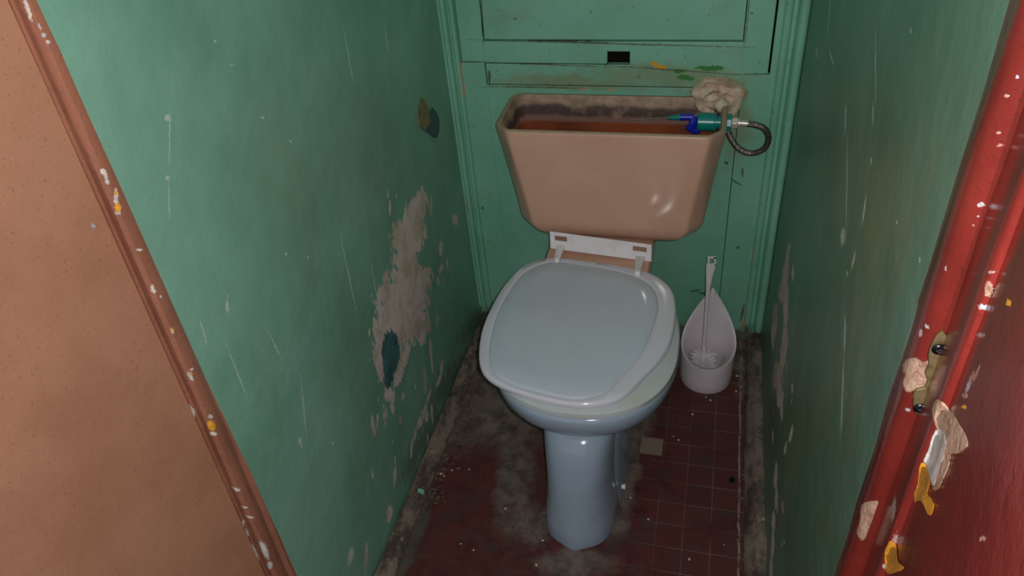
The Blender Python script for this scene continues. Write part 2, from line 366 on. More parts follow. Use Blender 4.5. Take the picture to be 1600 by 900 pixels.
# corner mouldings
def moulding(name, xs, z0, z1, kind='structure', m=m_back, shear=0):
    bm = B(); prism(bm, xs, z0, z1, nz_=14, wob=.0007, seed=len(name)); return obj(name, bm, m, kind=kind, ang=35)
def arc(cx, cy, r, a0, a1, n=6): return [(cx+r*math.cos(math.radians(a0+(a1-a0)*k/n)), cy+r*math.sin(math.radians(a0+(a1-a0)*k/n))) for k in range(n+1)]
pL = [(XL, YB+.012), (XL, YB-.012)]+arc(XL+.012, YB-.012, .006, 180, 360, 6)+[(XL+.020, YB-.004), (XL+.022, YB-.003)]+arc(XL+.029, YB-.004, .006, 180, 360, 6)+[(XL+.0385, YB+.012)]
moulding('trim_1', pL, .05, 2.4)
pR = [(XR, YB+.012), (XR, YB-.014)]+arc(XR-.010, YB-.014, .010, 0, -180, 8)+[(XR-.024, YB-.004), (XR-.028, YB-.003)]+arc(XR-.040, YB-.003, .009, 0, -180, 6)+[(XR-.053, YB-.001), (XR-.0615, YB-.001), (XR-.0615, YB+.012)]
moulding('trim_2', pR, .05, 2.4)
# skirtings: low dirty wooden strips at the foot of both side walls
def skirting(name, xa, xb, y0, y1, h, seed):
    rnd = random.Random(seed); bm = B(); rings = []; n = 60
    for k in range(n+1):
        y = y0+(y1-y0)*k/n; j = lambda a: rnd.uniform(-a, a); s = 1 if xb > xa else -1
        rings.append([(xa, y, 0), (xa, y, h+j(.002)), (xa+(xb-xa)*.45+j(.0015), y, h+j(.002)), (xa+(xb-xa)*.8+j(.002), y, h*.6+j(.002)), (xb+j(.002), y, .004), (xb+j(.002), y, 0)])
    loft(bm, rings); return obj(name, bm, m_skirt, kind='structure', ang=25)
skirting('baseboard_left', XL+.007, XL+.042, .62, YB, .020, 1)
skirting('baseboard_right', XR, XR-.038, .57, YB, .034, 2)

# ------------------------------------------------------------------ door casings and the opened door leaf
class Profile:                         # an upright moulding: plan outline, unrolled coordinates (arc length, height)
    def __init__(s, pts, shear=0.):
        s.p = [tuple(map(float, q)) for q in pts]; s.k = shear; s.s = [0.]
        for a, b in zip(s.p, s.p[1:]+s.p[:1]): s.s.append(s.s[-1]+math.dist(a, b))
    def hit(s, u, v):
        r = RM@nz([u-800, v-450, F]); o = (0., -(H-.8)*s.k); d = (r[0], r[1]-r[2]*s.k); best = None
        n = len(s.p)
        for i in range(n):
            a, b = s.p[i], s.p[(i+1) % n]; ex, ey = b[0]-a[0], b[1]-a[1]
            den = d[0]*ey-d[1]*ex
            if abs(den) < 1e-9: continue
            t = ((a[0]-o[0])*ey-(a[1]-o[1])*ex)/den; w = ((a[0]-o[0])*d[1]-(a[1]-o[1])*d[0])/den
            if t > 0 and -1e-6 <= w <= 1+1e-6 and (best is None or t < best[0]):
                best = (t, s.s[i]+w*(s.s[i+1]-s.s[i]), i, w)
        if best is None: return None
        t, sc, i, w = best; P = CAM+r*t
        return sc, P[2], P
    def ells(s, lst):
        out = []
        for e in lst:
            u, v, du, dv = e[:4]; an = math.radians(e[4]) if len(e) > 4 else 0; ca, sa = math.cos(an), math.sin(an)
            c, a, b = s.hit(u, v), s.hit(u+du*ca, v+du*sa), s.hit(u-dv*sa, v+dv*ca)
            if not (c and a and b): continue
            c, a, b = (np.array(q[:2]) for q in (c, a, b))
            U, S_, _ = np.linalg.svd(np.array([a-c, b-c]).T)
            out.append((float(c[0]), float(c[1]), float(max(S_[0], .0005)), float(max(S_[1], .0005)), math.atan2(U[1, 0], U[0, 0])))
        return out
    def build(s, name, m, z0, z1, n=30, wob=.0006, seed=1, ang=32):
        rnd = random.Random(seed); bm = B(); uv = bm.loops.layers.uv.new('UVMap'); N = len(s.p); R = []
        for k in range(n+1):
            z = z0+(z1-z0)*k/n
            R.append([bm.verts.new((x+rnd.uniform(-wob, wob), y+(z-.8)*s.k+rnd.uniform(-wob, wob), z)) for x, y in s.p])
        for k in range(n):
            for i in range(N):
                f = bm.faces.new((R[k][i], R[k][(i+1) % N], R[k+1][(i+1) % N], R[k+1][i]))
                for l, (ss, kk) in zip(f.loops, ((s.s[i], k), (s.s[i+1], k), (s.s[i+1], k+1), (s.s[i], k+1))):
                    l[uv].uv = (ss, z0+(z1-z0)*kk/n)
        bm.faces.new(R[0]); bm.faces.new(R[-1])
        me = bpy.data.meshes.new(name); bmesh.ops.recalc_face_normals(bm, faces=bm.faces); bm.to_mesh(me); bm.free()
        me.materials.append(m); me.shade_smooth(); me.set_sharp_from_angle(angle=math.radians(ang))
        o = bpy.data.objects.new(name, me); COL.objects.link(o); o['kind'] = 'structure'; return o
def px(u, v, y): return tuple(on(u, v, 1, y)[:2])
# left: brown casing with a rounded bead
KS = .034
def pxs(u, v, y):                      # same, for a casing that leans
    P = on(u, v, 1, y); return (P[0], y-(P[2]-.8)*KS)
left_p = Profile([(XL-.004, .640), (XL-.0005, .6085), pxs(262, 450, .605), pxs(257, 450, .597), pxs(248, 450, .588), pxs(239, 450, .5815), pxs(230, 450, .579), pxs(224, 450, .581), pxs(221, 450, .5835),
                  pxs(219, 450, .583), pxs(215, 450, .580), pxs(209, 450, .580), pxs(206, 450, .5815), (-.76, .584), (-.76, .640)], KS)
def casing_paint(name, prof, base, base2, chips, rough, wood=(), filler=(), yellow=(), bumpy=.0015, flecks=None, bare=(214, 206, 190)):
    m = M(name, rough, .5); uv = m.n('ShaderNodeUVMap').outputs[0]; m.co2 = uv
    c = m.mix(m.step(m.noise(8, 4, .6), .35, .7), srgb(base), srgb(base2))
    c = m.mix(m.math('MULTIPLY', m.step(m.noise(300, 2, .5), .62, .72), .4), c, srgb(tuple(int(x*.6) for x in base)))
    m.bump(m.noise(28, 4, .6, off=3), bumpy*1.6, .8); m.bump(m.noise(130, 4, .6, off=7), bumpy*.5, .8)
    r = rough
    for L, col, amp, b in ((wood, ((170, 130, 110), (140, 98, 80)), .002, .0015), (chips, (bare, (168, 176, 184)), .0012, .0006), (filler, ((226, 214, 206), (206, 186, 176)), .0015, .001), (yellow, ((232, 168, 48), (206, 142, 34)), .0015, .0006)):
        if not L: continue
        k = m.blobs(uv, prof.ells(L), amp*1.6, 220, .12, 1.1)
        c = m.mix(k, c, m.mix(m.step(m.noise(90, 4, off=9), .4, .65), srgb(col[0]), srgb(col[1]))); r = m.mixf(k, r, .75)
    return m.done(c, r)
lch = [(42, 12, 3.5, 20, -20), (46, 26, 3, 6), (62, 42, 2, 5, -20), (68, 55, 3, 4), (75, 66, 3.5, 3), (161, 268, 4, 4), (168, 284, 3, 4), (164, 272, 3, 8, -20), (181, 305, 3, 9), (182, 315, 3, 5), (184, 332, 5, 3), (218, 390, 4, 2.5),
       (238, 450, 2.5, 5), (240, 455, 4, 3), (251, 464, 2, 2), (269, 517, 2.5, 5, -20), (298, 588, 3, 8, -30), (300, 642, 3, 9, -20), (329, 651, 3, 3), (333, 678, 6, 3), (300, 577, 3, 2), (368, 765, 8, 2, 10), (382, 793, 6, 1.5), (389, 808, 8, 1.6),
       (386, 832, 2, 6, -20), (398, 862, 3, 14, -25), (413, 860, 5, 14, -20), (421, 884, 4, 5), (380, 818, 2, 4), (372, 585, 2, 2)]
lyl = [(185, 325, 4, 7), (331, 666, 5.5, 7), (268, 516, 2, 3), (299, 584, 2, 3), (181, 302, 2, 4)]
m_lcase = casing_paint('brown_casing_gloss', left_p, (158, 104, 82), (142, 92, 72), lch, .38, yellow=lyl)
left_p.build('trim_3', m_lcase, 0, 2.15, seed=3)
# brown door leaf standing open towards the viewer
a0 = np.array(pxs(213, 450, .575)); dl = nz([-.17, -.98]); nl = np.array([dl[1], -dl[0]]);
nl = nl if nl[0] < 0 else -nl
e0 = a0; e1 = a0+dl*.66
leaf = Profile([tuple(e0), tuple(e0+dl*.006-nl*.0), tuple(e1), tuple(e1+nl*.038), tuple(e0+nl*.038)], KS)
m_leaf = casing_paint('brown_door_gloss', leaf, (172, 124, 98), (162, 114, 88), [(145, 352, 3, 5, -20), (196, 597, 1.5, 2), (18, 248, 1, 1)], .42, bumpy=.0006, bare=(120, 104, 84))
leaf.build('door_2', m_leaf, .02, 2.10, seed=5, wob=.0001)
# right: red casing
V = 485
red_pts = [(XR+.006, .60), (XR+.0005, .546), (XR-.0002, .5405), (px(1437, V, .530)[0], .530), px(1437, V, .512), px(1440, V, .503), px(1447, V, .494), px(1456, V, .488), px(1470, V, .483), px(1481, V, .481), px(1489, V, .478), px(1493, V, .462),
           px(1503, V, .432), px(1514, V, .406), px(1521, V, .398), px(1529, V, .395), px(1538, V, .393), px(1545, V, .386), px(1556, V, .366), px(1700, V, .262), px(1900, V, .19), (.42, .60)]
redp = Profile(red_pts)
rwood = [(1440, 580, 22, 24, -20), (1424, 592, 13, 20, 0), (1474, 665, 20, 22, 25), (1494, 690, 13, 22, 20), (1478, 712, 9, 36, 24), (1352, 812, 8, 30, 16), (1345, 830, 5, 16, 0)]
rchip = [(1545, 452, 5, 12, 0), (1540, 480, 4, 5), (1516, 598, 3, 18, 22), (1526, 585, 2, 14, 24), (1508, 618, 5, 4), (1534, 524, 6, 3), (1420, 640, 4, 3), (1448, 510, 5, 3, 30), (1438, 520, 3, 6), (1396, 795, 3, 18, 8), (1393, 858, 4, 22, 18), (1381, 884, 3, 5), (1590, 120, 3, 4), (1574, 150, 4, 2),
         (1560, 208, 4, 2), (1562, 228, 6, 2), (1532, 320, 6, 4), (1527, 338, 2, 2), (1520, 352, 2, 2), (1478, 420, 1.5, 4), (1460, 560, 3, 8), (1549, 425, 8, 2), (1535, 842, 5, 4, 0)]
rfill = [(1464, 706, 10, 32, 20), (1458, 735, 6, 20, 16), (1470, 680, 8, 14, 20)]
ryel = [(1443, 758, 9, 26, 8), (1450, 785, 7, 14, -24), (1452, 797, 4, 8), (1395, 868, 7, 16, 4), (1577, 473, 4, 5), (1507, 636, 4, 3), (1433, 613, 4, 12, 10)]
m_red = casing_paint('red_gloss', redp, (122, 42, 36), (102, 33, 29), rchip, .2, yellow=ryel[4:], bumpy=.0006, bare=(168, 112, 98))
tr4 = redp.build('trim_4', m_red, 0, 2.15, seed=8)
# splintered bare wood standing proud at the edge of the red casing
m_wood = simple('bare_splintered_wood', (180, 148, 128), .8, .2, var=.9, col2=(142, 104, 84), sc=60, bmp=.002, bs=160)
def lump(name, polypx, yy, th, m, parent, seed=1, inset=.75):
    rnd = random.Random(seed); bm = B()
    P = [on(u, v, 1, yy) for u, v in polypx]; c = sum(P)/len(P)
    dense = catmull([tuple(q) for q in P], 3, True)
    rings = [[(p.x, p.y+th*.6, p.z) for p in dense], [(p.x+rnd.uniform(-.0006, .0006), p.y, p.z+rnd.uniform(-.0006, .0006)) for p in dense]]
    for k, f in ((1, .8), (2, .55), (3, .28)):
        rings.append([(c[0]+(p.x-c[0])*f, c[1]-th*(.5+.2*k)*rnd.uniform(.5, 1.2)*.6, c[2]+(p.z-c[2])*f) for p in dense])
    R = loft(bm, rings, cap0=True, cap1=False); cap_fan(bm, R[-1], (c[0], c[1]-th*.7, c[2]))
    return obj(name, bm, m, parent, ang=50, rel=False)
def red_z(u, v): return redp.hit(u, v)[2]
ys = red_z(1446, 585)[1]

def relief(name, poly, m, th, seed):            # a flaked patch lying on the casing, following its profile
    rnd = random.Random(seed); bm = B(); c = np.mean(np.array(poly), 0)
    P = [(p.x+rnd.uniform(-.5, .5), p.y+rnd.uniform(-.9, .9)) for p in catmull([(a, b, 0) for a, b in poly], 4, True)]
    rings = []
    for f, t in ((1, -.0015), (1, th*.6))+tuple((f_q, th) for f_q in (.95, .88, .8, .71, .62, .53, .44, .35, .26, .17, .08)):
        rr_ = []
        for a, b in P:
            h = redp.hit(c[0]+(a-c[0])*f, c[1]+(b-c[1])*f)
            q = h[2] if h else on(a, b, 1, .53)
            rr_.append(tuple(q+nz(CAM-q)*(t+(rnd.uniform(-.0007, .0007) if f < .99 else 0))))
        rings.append(rr_)
    R = loft(bm, rings, cap0=True, cap1=False); h = redp.hit(*c)[2]; cap_fan(bm, R[-1], tuple(h+nz(CAM-h)*th))
    return obj(name, bm, m, tr4, ang=25, rel=False)
zz = lambda L: [(1380+x/2.8125, 500+y/2.8125) for x, y in L]
zy = lambda L: [(1280+x/1.8, 400+y/1.8) for x, y in L]
m_fill = simple('white_filler', (190, 184, 182), .7, .3, var=.7, col2=(168, 150, 142), sc=90, bmp=.001, bs=200)
m_yel = simple('old_yellow_paint', (204, 140, 36), .5, .4, var=.6, col2=(180, 120, 40), sc=80, bmp=.0006, bs=200)
relief('bare_wood_patch', zz([(215, 385), (240, 350), (300, 400), (330, 450), (365, 510), (368, 555), (330, 585), (300, 590), (290, 640), (265, 700), (240, 745), (215, 740), (230, 690), (260, 620), (262, 540), (245, 480), (225, 450)]), m_wood, .0030, 1)
relief('filler_patch', zz([(235, 480), (265, 490), (275, 540), (265, 600), (245, 660), (222, 725), (205, 700), (190, 640), (175, 620), (200, 560), (215, 510)]), m_fill, .0050, 2)
relief('yellow_paint_patch', zz([(165, 630), (195, 640), (205, 700), (205, 730), (195, 760), (222, 810), (215, 850), (195, 855), (180, 820), (165, 795), (140, 800), (135, 770), (150, 720), (155, 670)]), m_yel, .0032, 3)
relief('bare_wood_patch', zy([(120, 700), (165, 690), (150, 740), (125, 800), (105, 780), (115, 740)]), m_wood, .0022, 4)
relief('yellow_paint_patch', zy([(200, 800), (215, 815), (222, 860), (238, 880), (195, 893), (185, 870), (185, 830)]), m_yel, .0022, 5)
relief('bare_wood_patch', zy([(470, 70), (485, 85), (487, 108), (466, 112)]), m_wood, .0006, 6)
relief('splintered_wood', zz([(95, 180), (140, 165), (170, 180), (212, 185), (200, 240), (185, 300), (140, 312), (100, 315), (85, 275), (95, 240), (84, 222)]), m_wood, .0035, 7)
# strike plate with two black screws
m_brass = simple('tarnished_brass', (150, 132, 92), .42, .6, .55, var=.8, col2=(96, 84, 56), sc=90, bmp=.0008, bs=140)
m_screw = simple('black_screw', (22, 22, 26), .28, .6, .6)
yp = .470
def plate_pt(u, v, y0=.4745): return on(u, v, 1, y0+(1468-u)*.0000)
sp = empty('strike_plate', tuple(on(1455, 600, 1, .478)), 'tarnished brass lock strike plate screwed to the red door casing', 'strike plate')
poly = [(1473, 519), (1483, 530), (1487, 543), (1480, 560), (1474, 580), (1470, 600), (1465, 622), (1458, 636), (1450, 652), (1442, 666), (1438, 664), (1441, 650), (1430, 646), (1427, 634), (1428, 618), (1432, 610), (1446, 607),
        (1450, 596), (1446, 584), (1452, 570), (1451, 556), (1456, 540), (1464, 526)]
bm = B(); fr = [on(u, v, 1, .4685) for u, v in poly]; bk = [np.array([p[0], p[1]+.003, p[2]]) for p in fr]
loft(bm, [[tuple(p) for p in bk], [tuple(p) for p in fr]])
obj('plate', bm, m_brass, sp, ang=30, bevel=.0005)
for (u, v) in ((1467, 545), (1438, 637)):
    c = on(u, v, 1, .4685); bm = B(); n = 24
    rr = [(.0048, -.0002), (.0050, .0008), (.0044, .0018), (.0030, .0026), (.0016, .0029)]
    R = loft(bm, [[(c[0]+r*math.cos(2*PI*k/n), c[1]-h, c[2]+r*math.sin(2*PI*k/n)) for k in range(n)] for r, h in rr], cap1=False)
    cap_fan(bm, R[-1], (c[0], c[1]-.0012, c[2]))
    s_ = obj('screw', bm, m_screw, sp)
    bm = B(); box(bm, c[0]-.0022, c[0]+.0022, c[1]-.0032, c[1]-.0024, c[2]-.0005, c[2]+.0005); box(bm, c[0]-.0005, c[0]+.0005, c[1]-.0032, c[1]-.0024, c[2]-.0022, c[2]+.0022)
    g = obj('cross_slot', bm, simple('worn_steel', (150, 150, 150), .3, .5, .9), s_, rel=False, smooth=False)

# ------------------------------------------------------------------ toilet
m_blue = M('pale_blue_glaze', .15, .5)
c = m_blue.mix(m_blue.step(m_blue.noise(9, 5, .65), .45, .75), srgb((150, 167, 184)), srgb((142, 158, 174)))
c = m_blue.mix(m_blue.math('MULTIPLY', m_blue.step(m_blue.noise(90, 4, .7, off=3), .66, .72), .5), c, srgb((96, 92, 78))); m_blue = m_blue.done(c)
def lid_mat():
    m = M('lid_plastic', .13, .5)
    c = m.mix(m.step(m.noise(6, 4, .6), .4, .7), srgb((188, 198, 209)), srgb((182, 192, 203)))
    c = m.mix(m.math('MULTIPLY', m.step(m.noise(120, 3, .6, off=5), .68, .72), .35), c, srgb((150, 140, 110)))
    m.bump(m.noise(5, 2, .5), .002, .3); return m.done(c, m.mixf(m.step(m.noise(30, 4, off=2), .4, .7), .11, .17))
m_lid = lid_mat()
m_brim = simple('lid_rim_plastic', (204, 205, 216), .14, .5, var=.4, col2=(194, 196, 198), sc=12)
m_seat = simple('yellowed_seat_plastic', (182, 191, 192), .22, .5, var=.7, col2=(178, 180, 168), sc=14)
m_white = simple('white_plastic', (222, 218, 222), .3, .5, var=.4, col2=(196, 190, 190), sc=30)
tl = empty('toilet', (-.215, 1.15, 0), 'pale blue toilet with closed light lid standing on red tiled floor', 'toilet')
def egg(cx, yf, yb, hw, nf=2.3, nb=2.6, split=.5, n=72, keel=0):
    cy = yf+(yb-yf)*split; out = []
    for k in range(n):
        t = 2*PI*k/n; c_, s_ = math.cos(t), math.sin(t); e = nf if s_ < 0 else nb
        L = cy-yf if s_ < 0 else yb-cy
        x = math.copysign(abs(c_)**(2/e), c_)*hw; y = math.copysign(abs(s_)**(2/e), s_)*L
        if keel and s_ < 0: y -= keel*max(0, 1-abs(x)/hw)**1.6*abs(s_)
        out.append((cx+x, cy+y))
    return out
def ring(o2, z): return [(x, y, z) for x, y in o2]
# bowl and column in one glazed body
bm = B()
cx = -.2145
spec = [  # z, y front, y back, half width, exponents
    (.000, .951, 1.30, .0785, 4.2, .024), (.006, .949, 1.30, .0795, 4.2, .024), (.05, .952, 1.30, .0775, 3.8, .018), (.11, .950, 1.29, .0735, 3.0, .006), (.17, .954, 1.28, .0725, 3.0, .004), (.23, .962, 1.28, .0745, 3.0, .002),
    (.262, .968, 1.29, .0765, 2.8, 0), (.276, .975, 1.30, .0785, 2.6, 0), (.288, .990, 1.31, .0810, 2.5, 0), (.296, 1.004, 1.32, .090, 2.4, 0), (.303, 1.002, 1.34, .108, 2.3, 0), (.311, .988, 1.36, .136, 2.3, 0), (.322, .972, 1.38, .160, 2.25, 0), (.335, .958, 1.40, .174, 2.25, 0),
    (.347, .951, 1.405, .181, 2.25, 0), (.365, .945, 1.41, .185, 2.25, 0), (.385, .941, 1.41, .187, 2.25, 0), (.392, .943, 1.408, .186, 2.25, 0), (.396, .949, 1.402, .181, 2.25, 0),
    (.396, .975, 1.33, .140, 2.2, 0), (.385, .985, 1.32, .130, 2.2, 0), (.33, 1.02, 1.28, .10, 2.1, 0), (.27, 1.08, 1.22, .05, 2, 0)]
rs = [ring(egg(cx, a, b, w, e, 2.6, .46, keel=kk), z) for z, a, b, w, e, kk in spec]
loft(bm, rs)
obj('bowl', bm, m_blue, tl, ang=60)
# rear foot, with fixing lug and bolt
bm = B()
loft(bm, [ring(egg(cx, 1.02, 1.46, w, 4, 3, .5), z) for z, w in ((0, .090), (.03, .0895), (.10, .0885), (.18, .088), (.26, .088), (.30, .075))])
ft = obj('rear_foot', bm, m_blue, tl, ang=50)
b0 = on(958, 758, 1, 1.07)
bm = B(); b0[0] = -.1255; cyl(bm, (-.130, 1.07, b0[2]), (-.1235, 1.07, b0[2]), .0055, n=20); tube(bm, [(-.123, 1.07+.006*math.cos(t*PI/8), b0[2]+.006*math.sin(t*PI/8)) for t in range(17)], .0014, 8)
obj('fixing_bolt', bm, m_white, ft, rel=False)
# beige ledge behind the lid that carries the cistern
m_tan = simple('beige_glaze', (204, 160, 136), .12, .5, var=.5, col2=(188, 146, 124), sc=6)
bm = B(); lc = [on(u, v, 2, .425) for u, v in ((855, 392), (1017, 408))]
lo = (lc[0][0], lc[1][0])
def rrect(x0, x1, y0, y1, r, z, n=6):
    if not hasattr(r, '__len__'): r = (r,)*4
    out = []
    for (cx_, cy_, a, q) in ((x0+r[0], y0+r[0], 180, 0), (x1-r[1], y0+r[1], 270, 1), (x1-r[2], y1-r[2], 0, 2), (x0+r[3], y1-r[3], 90, 3)):
        for k in range(n+1):
            t = math.radians(a+90*k/n); out.append((cx_+r[q]*math.cos(t), cy_+r[q]*math.sin(t), z))
    return out
loft(bm, [rrect(lo[0]+.004, lo[1]-.004, 1.355, 1.60, .012, .37), rrect(lo[0], lo[1], 1.352, 1.60, .012, .38), rrect(lo[0], lo[1], 1.352, 1.60, .012, .418), rrect(lo[0]+.004, lo[1]-.004, 1.356, 1.60, .010, .424)])
tag(obj('ledge', bm, m_tan, tl), 'beige glazed ledge behind the lid')
# seat ring
bm = B()
so = [(egg(-.2145, .946, 1.36, .1825, 2.25, 2.6, .46), .397), (egg(-.2145, .941, 1.365, .1865, 2.25, 2.6, .46), .402), (egg(-.2145, .942, 1.364, .1855, 2.25, 2.6, .46), .411), (egg(-.2145, .948, 1.358, .180, 2.25, 2.6, .46), .4145),
      (egg(-.2145, .985, 1.30, .130, 2.2, 2.4, .46), .4145), (egg(-.2145, .990, 1.295, .125, 2.2, 2.4, .46), .405), (egg(-.2145, .985, 1.30, .130, 2.2, 2.4, .46), .397)]
loft(bm, [ring(o_, z) for o_, z in so]+[ring(so[0][0], .397)], cap0=False, cap1=False)
tag(obj('seat', bm, m_seat, tl, ang=50), 'yellowed pale seat ring')
# lid: outline measured on the seat plane
lo_px = [(470, 180), (400, 185), (330, 215), (255, 290), (200, 380), (155, 480), (137, 580), (140, 650), (165, 700), (240, 745), (350, 785), (450, 810), (560, 828), (650, 825), (740, 805), (800, 765), (860, 700), (920, 640), (975, 560), (1000, 450), (1000, 380), (985, 320), (940, 275), (870, 240), (760, 216), (620, 196), (540, 186)]
li_px = [(470, 190), (400, 205), (330, 240), (270, 320), (225, 400), (195, 490), (180, 580), (185, 650), (210, 690), (280, 730), (400, 765), (560, 797), (660, 780), (710, 755), (760, 695), (830, 620), (880, 540), (915, 440), (925, 370), (905, 310), (870, 280), (820, 255), (700, 222), (560, 202)]
def outline(pxs_, z, N=128, k=6):
    P = catmull([tuple(on(700+x/2.812, 340+y/2.812, 2, z)) for x, y in pxs_], k, True)
    c = Vector((-.232, 1.165, z)); A = sorted(((math.atan2(p.y-c.y, p.x-c.x) % (2*PI)), (p-c).length) for p in P)
    an = np.array([a for a, _ in A]); ra = np.array([b for _, b in A])
    an = np.concatenate([an-2*PI, an, an+2*PI]); ra = np.concatenate([ra]*3)
    T = np.arange(N)*2*PI/N; rr_ = np.interp(T, an, ra)
    for _ in range(3): rr_ = (np.roll(rr_, 1)+2*rr_+np.roll(rr_, -1))/4
    return np.stack([c.x+rr_*np.cos(T), c.y+rr_*np.sin(T)], 1)
OUT = outline(lo_px, .424); INN = outline(li_px, .432); CC = np.array([-.232, 1.165])
def lr(f, z, base=OUT, to=None):       # f>0 towards the centre
    q = (base*(1-f)+(CC if to is None else to)*f); return [(x, y, z) for x, y in q]
bm = B()
L1 = [lr(.03, .4155), lr(.006, .4160), lr(0, .4195)]+[lr((1-math.cos(math.radians(a)))*.034, .4220+.0075*math.sin(math.radians(a))) for a in range(0, 91, 11)]+[lr(.35, .4302, to=INN), lr(.80, .4304, to=INN), lr(.95, .4302, to=INN), (lr(1., .4288, to=INN))]
L2 = [L1[-1], lr(.006, .4292, INN), lr(.016, .4320, INN), lr(.030, .4332, INN), lr(.2, .4340, INN), lr(.5, .4346, INN), lr(.8, .4349, INN), lr(.96, .4350, INN)]
R = loft(bm, [lr(.5, .4155)]+L1, cap0=True, cap1=False, mi=1); R2 = loft(bm, L2, cap0=False, cap1=False, mi=0); cap_fan(bm, R2[-1], (CC[0], CC[1], .4350), 0)
lid = tag(obj('lid', bm, [m_lid, m_brim], tl, ang=60), 'closed pale blue-grey lid with raised centre and whitish rim')
# white hinge strap with two slots and two legs
def PT(u, v, y): return Vector(on(u, v, 1, y))
ctl, ctr_, cbl, cbr = PT(858.5, 361, 1.440), PT(1018.5, 382, 1.440), PT(860, 388, 1.412), PT(1018, 409, 1.412)
def bil(a, b): return (ctl*(1-a)+ctr_*a)*(1-b)+(cbl*(1-a)+cbr*a)*b      # a along, b down
nrm = (ctr_-ctl).cross(cbl-ctl).normalized(); nrm = nrm if nrm.y < 0 else -nrm
bm = B(); xs = [0, .05, .17, .82, .95, 1]; bs = [0, .22, .48, 1]
cells = [(i, j) for i in range(5) for j in range(3) if not (j == 1 and i in (1, 3))]
vt = {}
def gv(i, j, s):
    if (i, j, s) not in vt: vt[(i, j, s)] = bm.verts.new(bil(xs[i], bs[j])+nrm*(0 if s else -.0035))
    return vt[(i, j, s)]
for i, j in cells:
    bm.faces.new([gv(i, j, 1), gv(i+1, j, 1), gv(i+1, j+1, 1), gv(i, j+1, 1)]); bm.faces.new([gv(i, j, 0), gv(i, j+1, 0), gv(i+1, j+1, 0), gv(i+1, j, 0)])
    for (di, dj, e) in ((0, -1, ((i, j), (i+1, j))), (0, 1, ((i, j+1), (i+1, j+1))), (-1, 0, ((i, j), (i, j+1))), (1, 0, ((i+1, j), (i+1, j+1)))):
        if (i+di, j+dj) not in cells: bm.faces.new([gv(*e[0], 1), gv(*e[1], 1), gv(*e[1], 0), gv(*e[0], 0)])
hb = tag(obj('hinge_strap', bm, m_white, tl, ang=30, bevel=.0012), 'white plastic hinge strap with two slots')
for (ut, vt_, ub, vb) in ((876, 384, 870, 406), (1000, 402, 996, 426)):
    p0, p1 = PT(ut, vt_, 1.422), Vector(on(ub, vb, 2, .436)); d = (p1-p0); bm = B()
    pts = [p0+Vector((.001, .004, .002)), p0+d*.35, p0+d*.75, p1, p1+Vector((0, -.004, -.010))]; pts = catmull(pts, 4)
    rings = []
    for i, p in enumerate(pts):
        t = i/(len(pts)-1); w = .0125*(1-t*1.2) if t < .3 else .0075+.0008*math.sin(t*6); dn = (pts[min(i+1, len(pts)-1)]-pts[max(i-1, 0)]).normalized(); sx = Vector((1, 0, 0)); nn = dn.cross(sx).normalized()
        rings.append([p+sx*a*w+nn*b_*.0035 for a, b_ in ((-1, -.5), (-.7, -1), (.7, -1), (1, -.5), (1, .5), (.7, 1), (-.7, 1), (-1, .5))])
    loft(bm, rings); obj('hinge_leg', bm, m_white, hb, rel=False, ang=50)

# ------------------------------------------------------------------ cistern without its cover
ct = empty('toilet_cistern', (-.219, 1.56, .435), 'beige open-topped toilet cistern without cover against the green boarding', 'toilet cistern')
m_tout = M('cistern_glaze', .10, .5)
ps = m_tout.sep()
c = m_tout.mix(m_tout.step(m_tout.noise(4, 4, .6), .4, .7), srgb((206, 164, 142)), srgb((198, 154, 132)))
k = m_tout.step(m_tout.math('ABSOLUTE', m_tout.math('ADD', ps[0], .2145)), .203, .222)  # sides turn khaki: grime, plus green wall reflection put into the colour
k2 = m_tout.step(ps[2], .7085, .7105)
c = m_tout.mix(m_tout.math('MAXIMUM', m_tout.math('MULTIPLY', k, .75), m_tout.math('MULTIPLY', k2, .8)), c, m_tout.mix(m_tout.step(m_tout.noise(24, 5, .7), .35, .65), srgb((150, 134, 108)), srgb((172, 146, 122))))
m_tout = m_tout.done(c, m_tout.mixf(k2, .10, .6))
def tank_in():
    m = M('stained_cistern_inside', .55, .4); q = m.sep()
    zc = lambda v: float(on(930, v, 1, 1.640)[2])
    z = m.math('ADD', q[2], m.math('MULTIPLY', m.math('SUBTRACT', m.noise(16, 5, .7, st=(1, 1, .5)), .5), .022))
    c = m.mix(m.step(m.noise(30, 5, .7, off=2), .35, .65), srgb((178, 148, 126)), srgb((140, 116, 98)))
    dk = m.math('MULTIPLY', m.step(z, zc(163), zc(171)), m.step(m.noise(13, 5, .7, off=4), .25, .5))
    c = m.mix(dk, c, srgb((84, 66, 60)))
    c = m.mix(m.math('MULTIPLY', m.step(z, zc(180), zc(186)), .8), c, srgb((150, 112, 100)))
    c = m.mix(m.step(q[2], zc(190), zc(194)), c, m.mix(m.step(m.noise(8, 4), .4, .7), srgb((150, 74, 40)), srgb((116, 56, 32))))
    m.bump(m.noise(60, 5, .7), .002, .7); return m.done(c)
m_tin = tank_in()
bm = B()
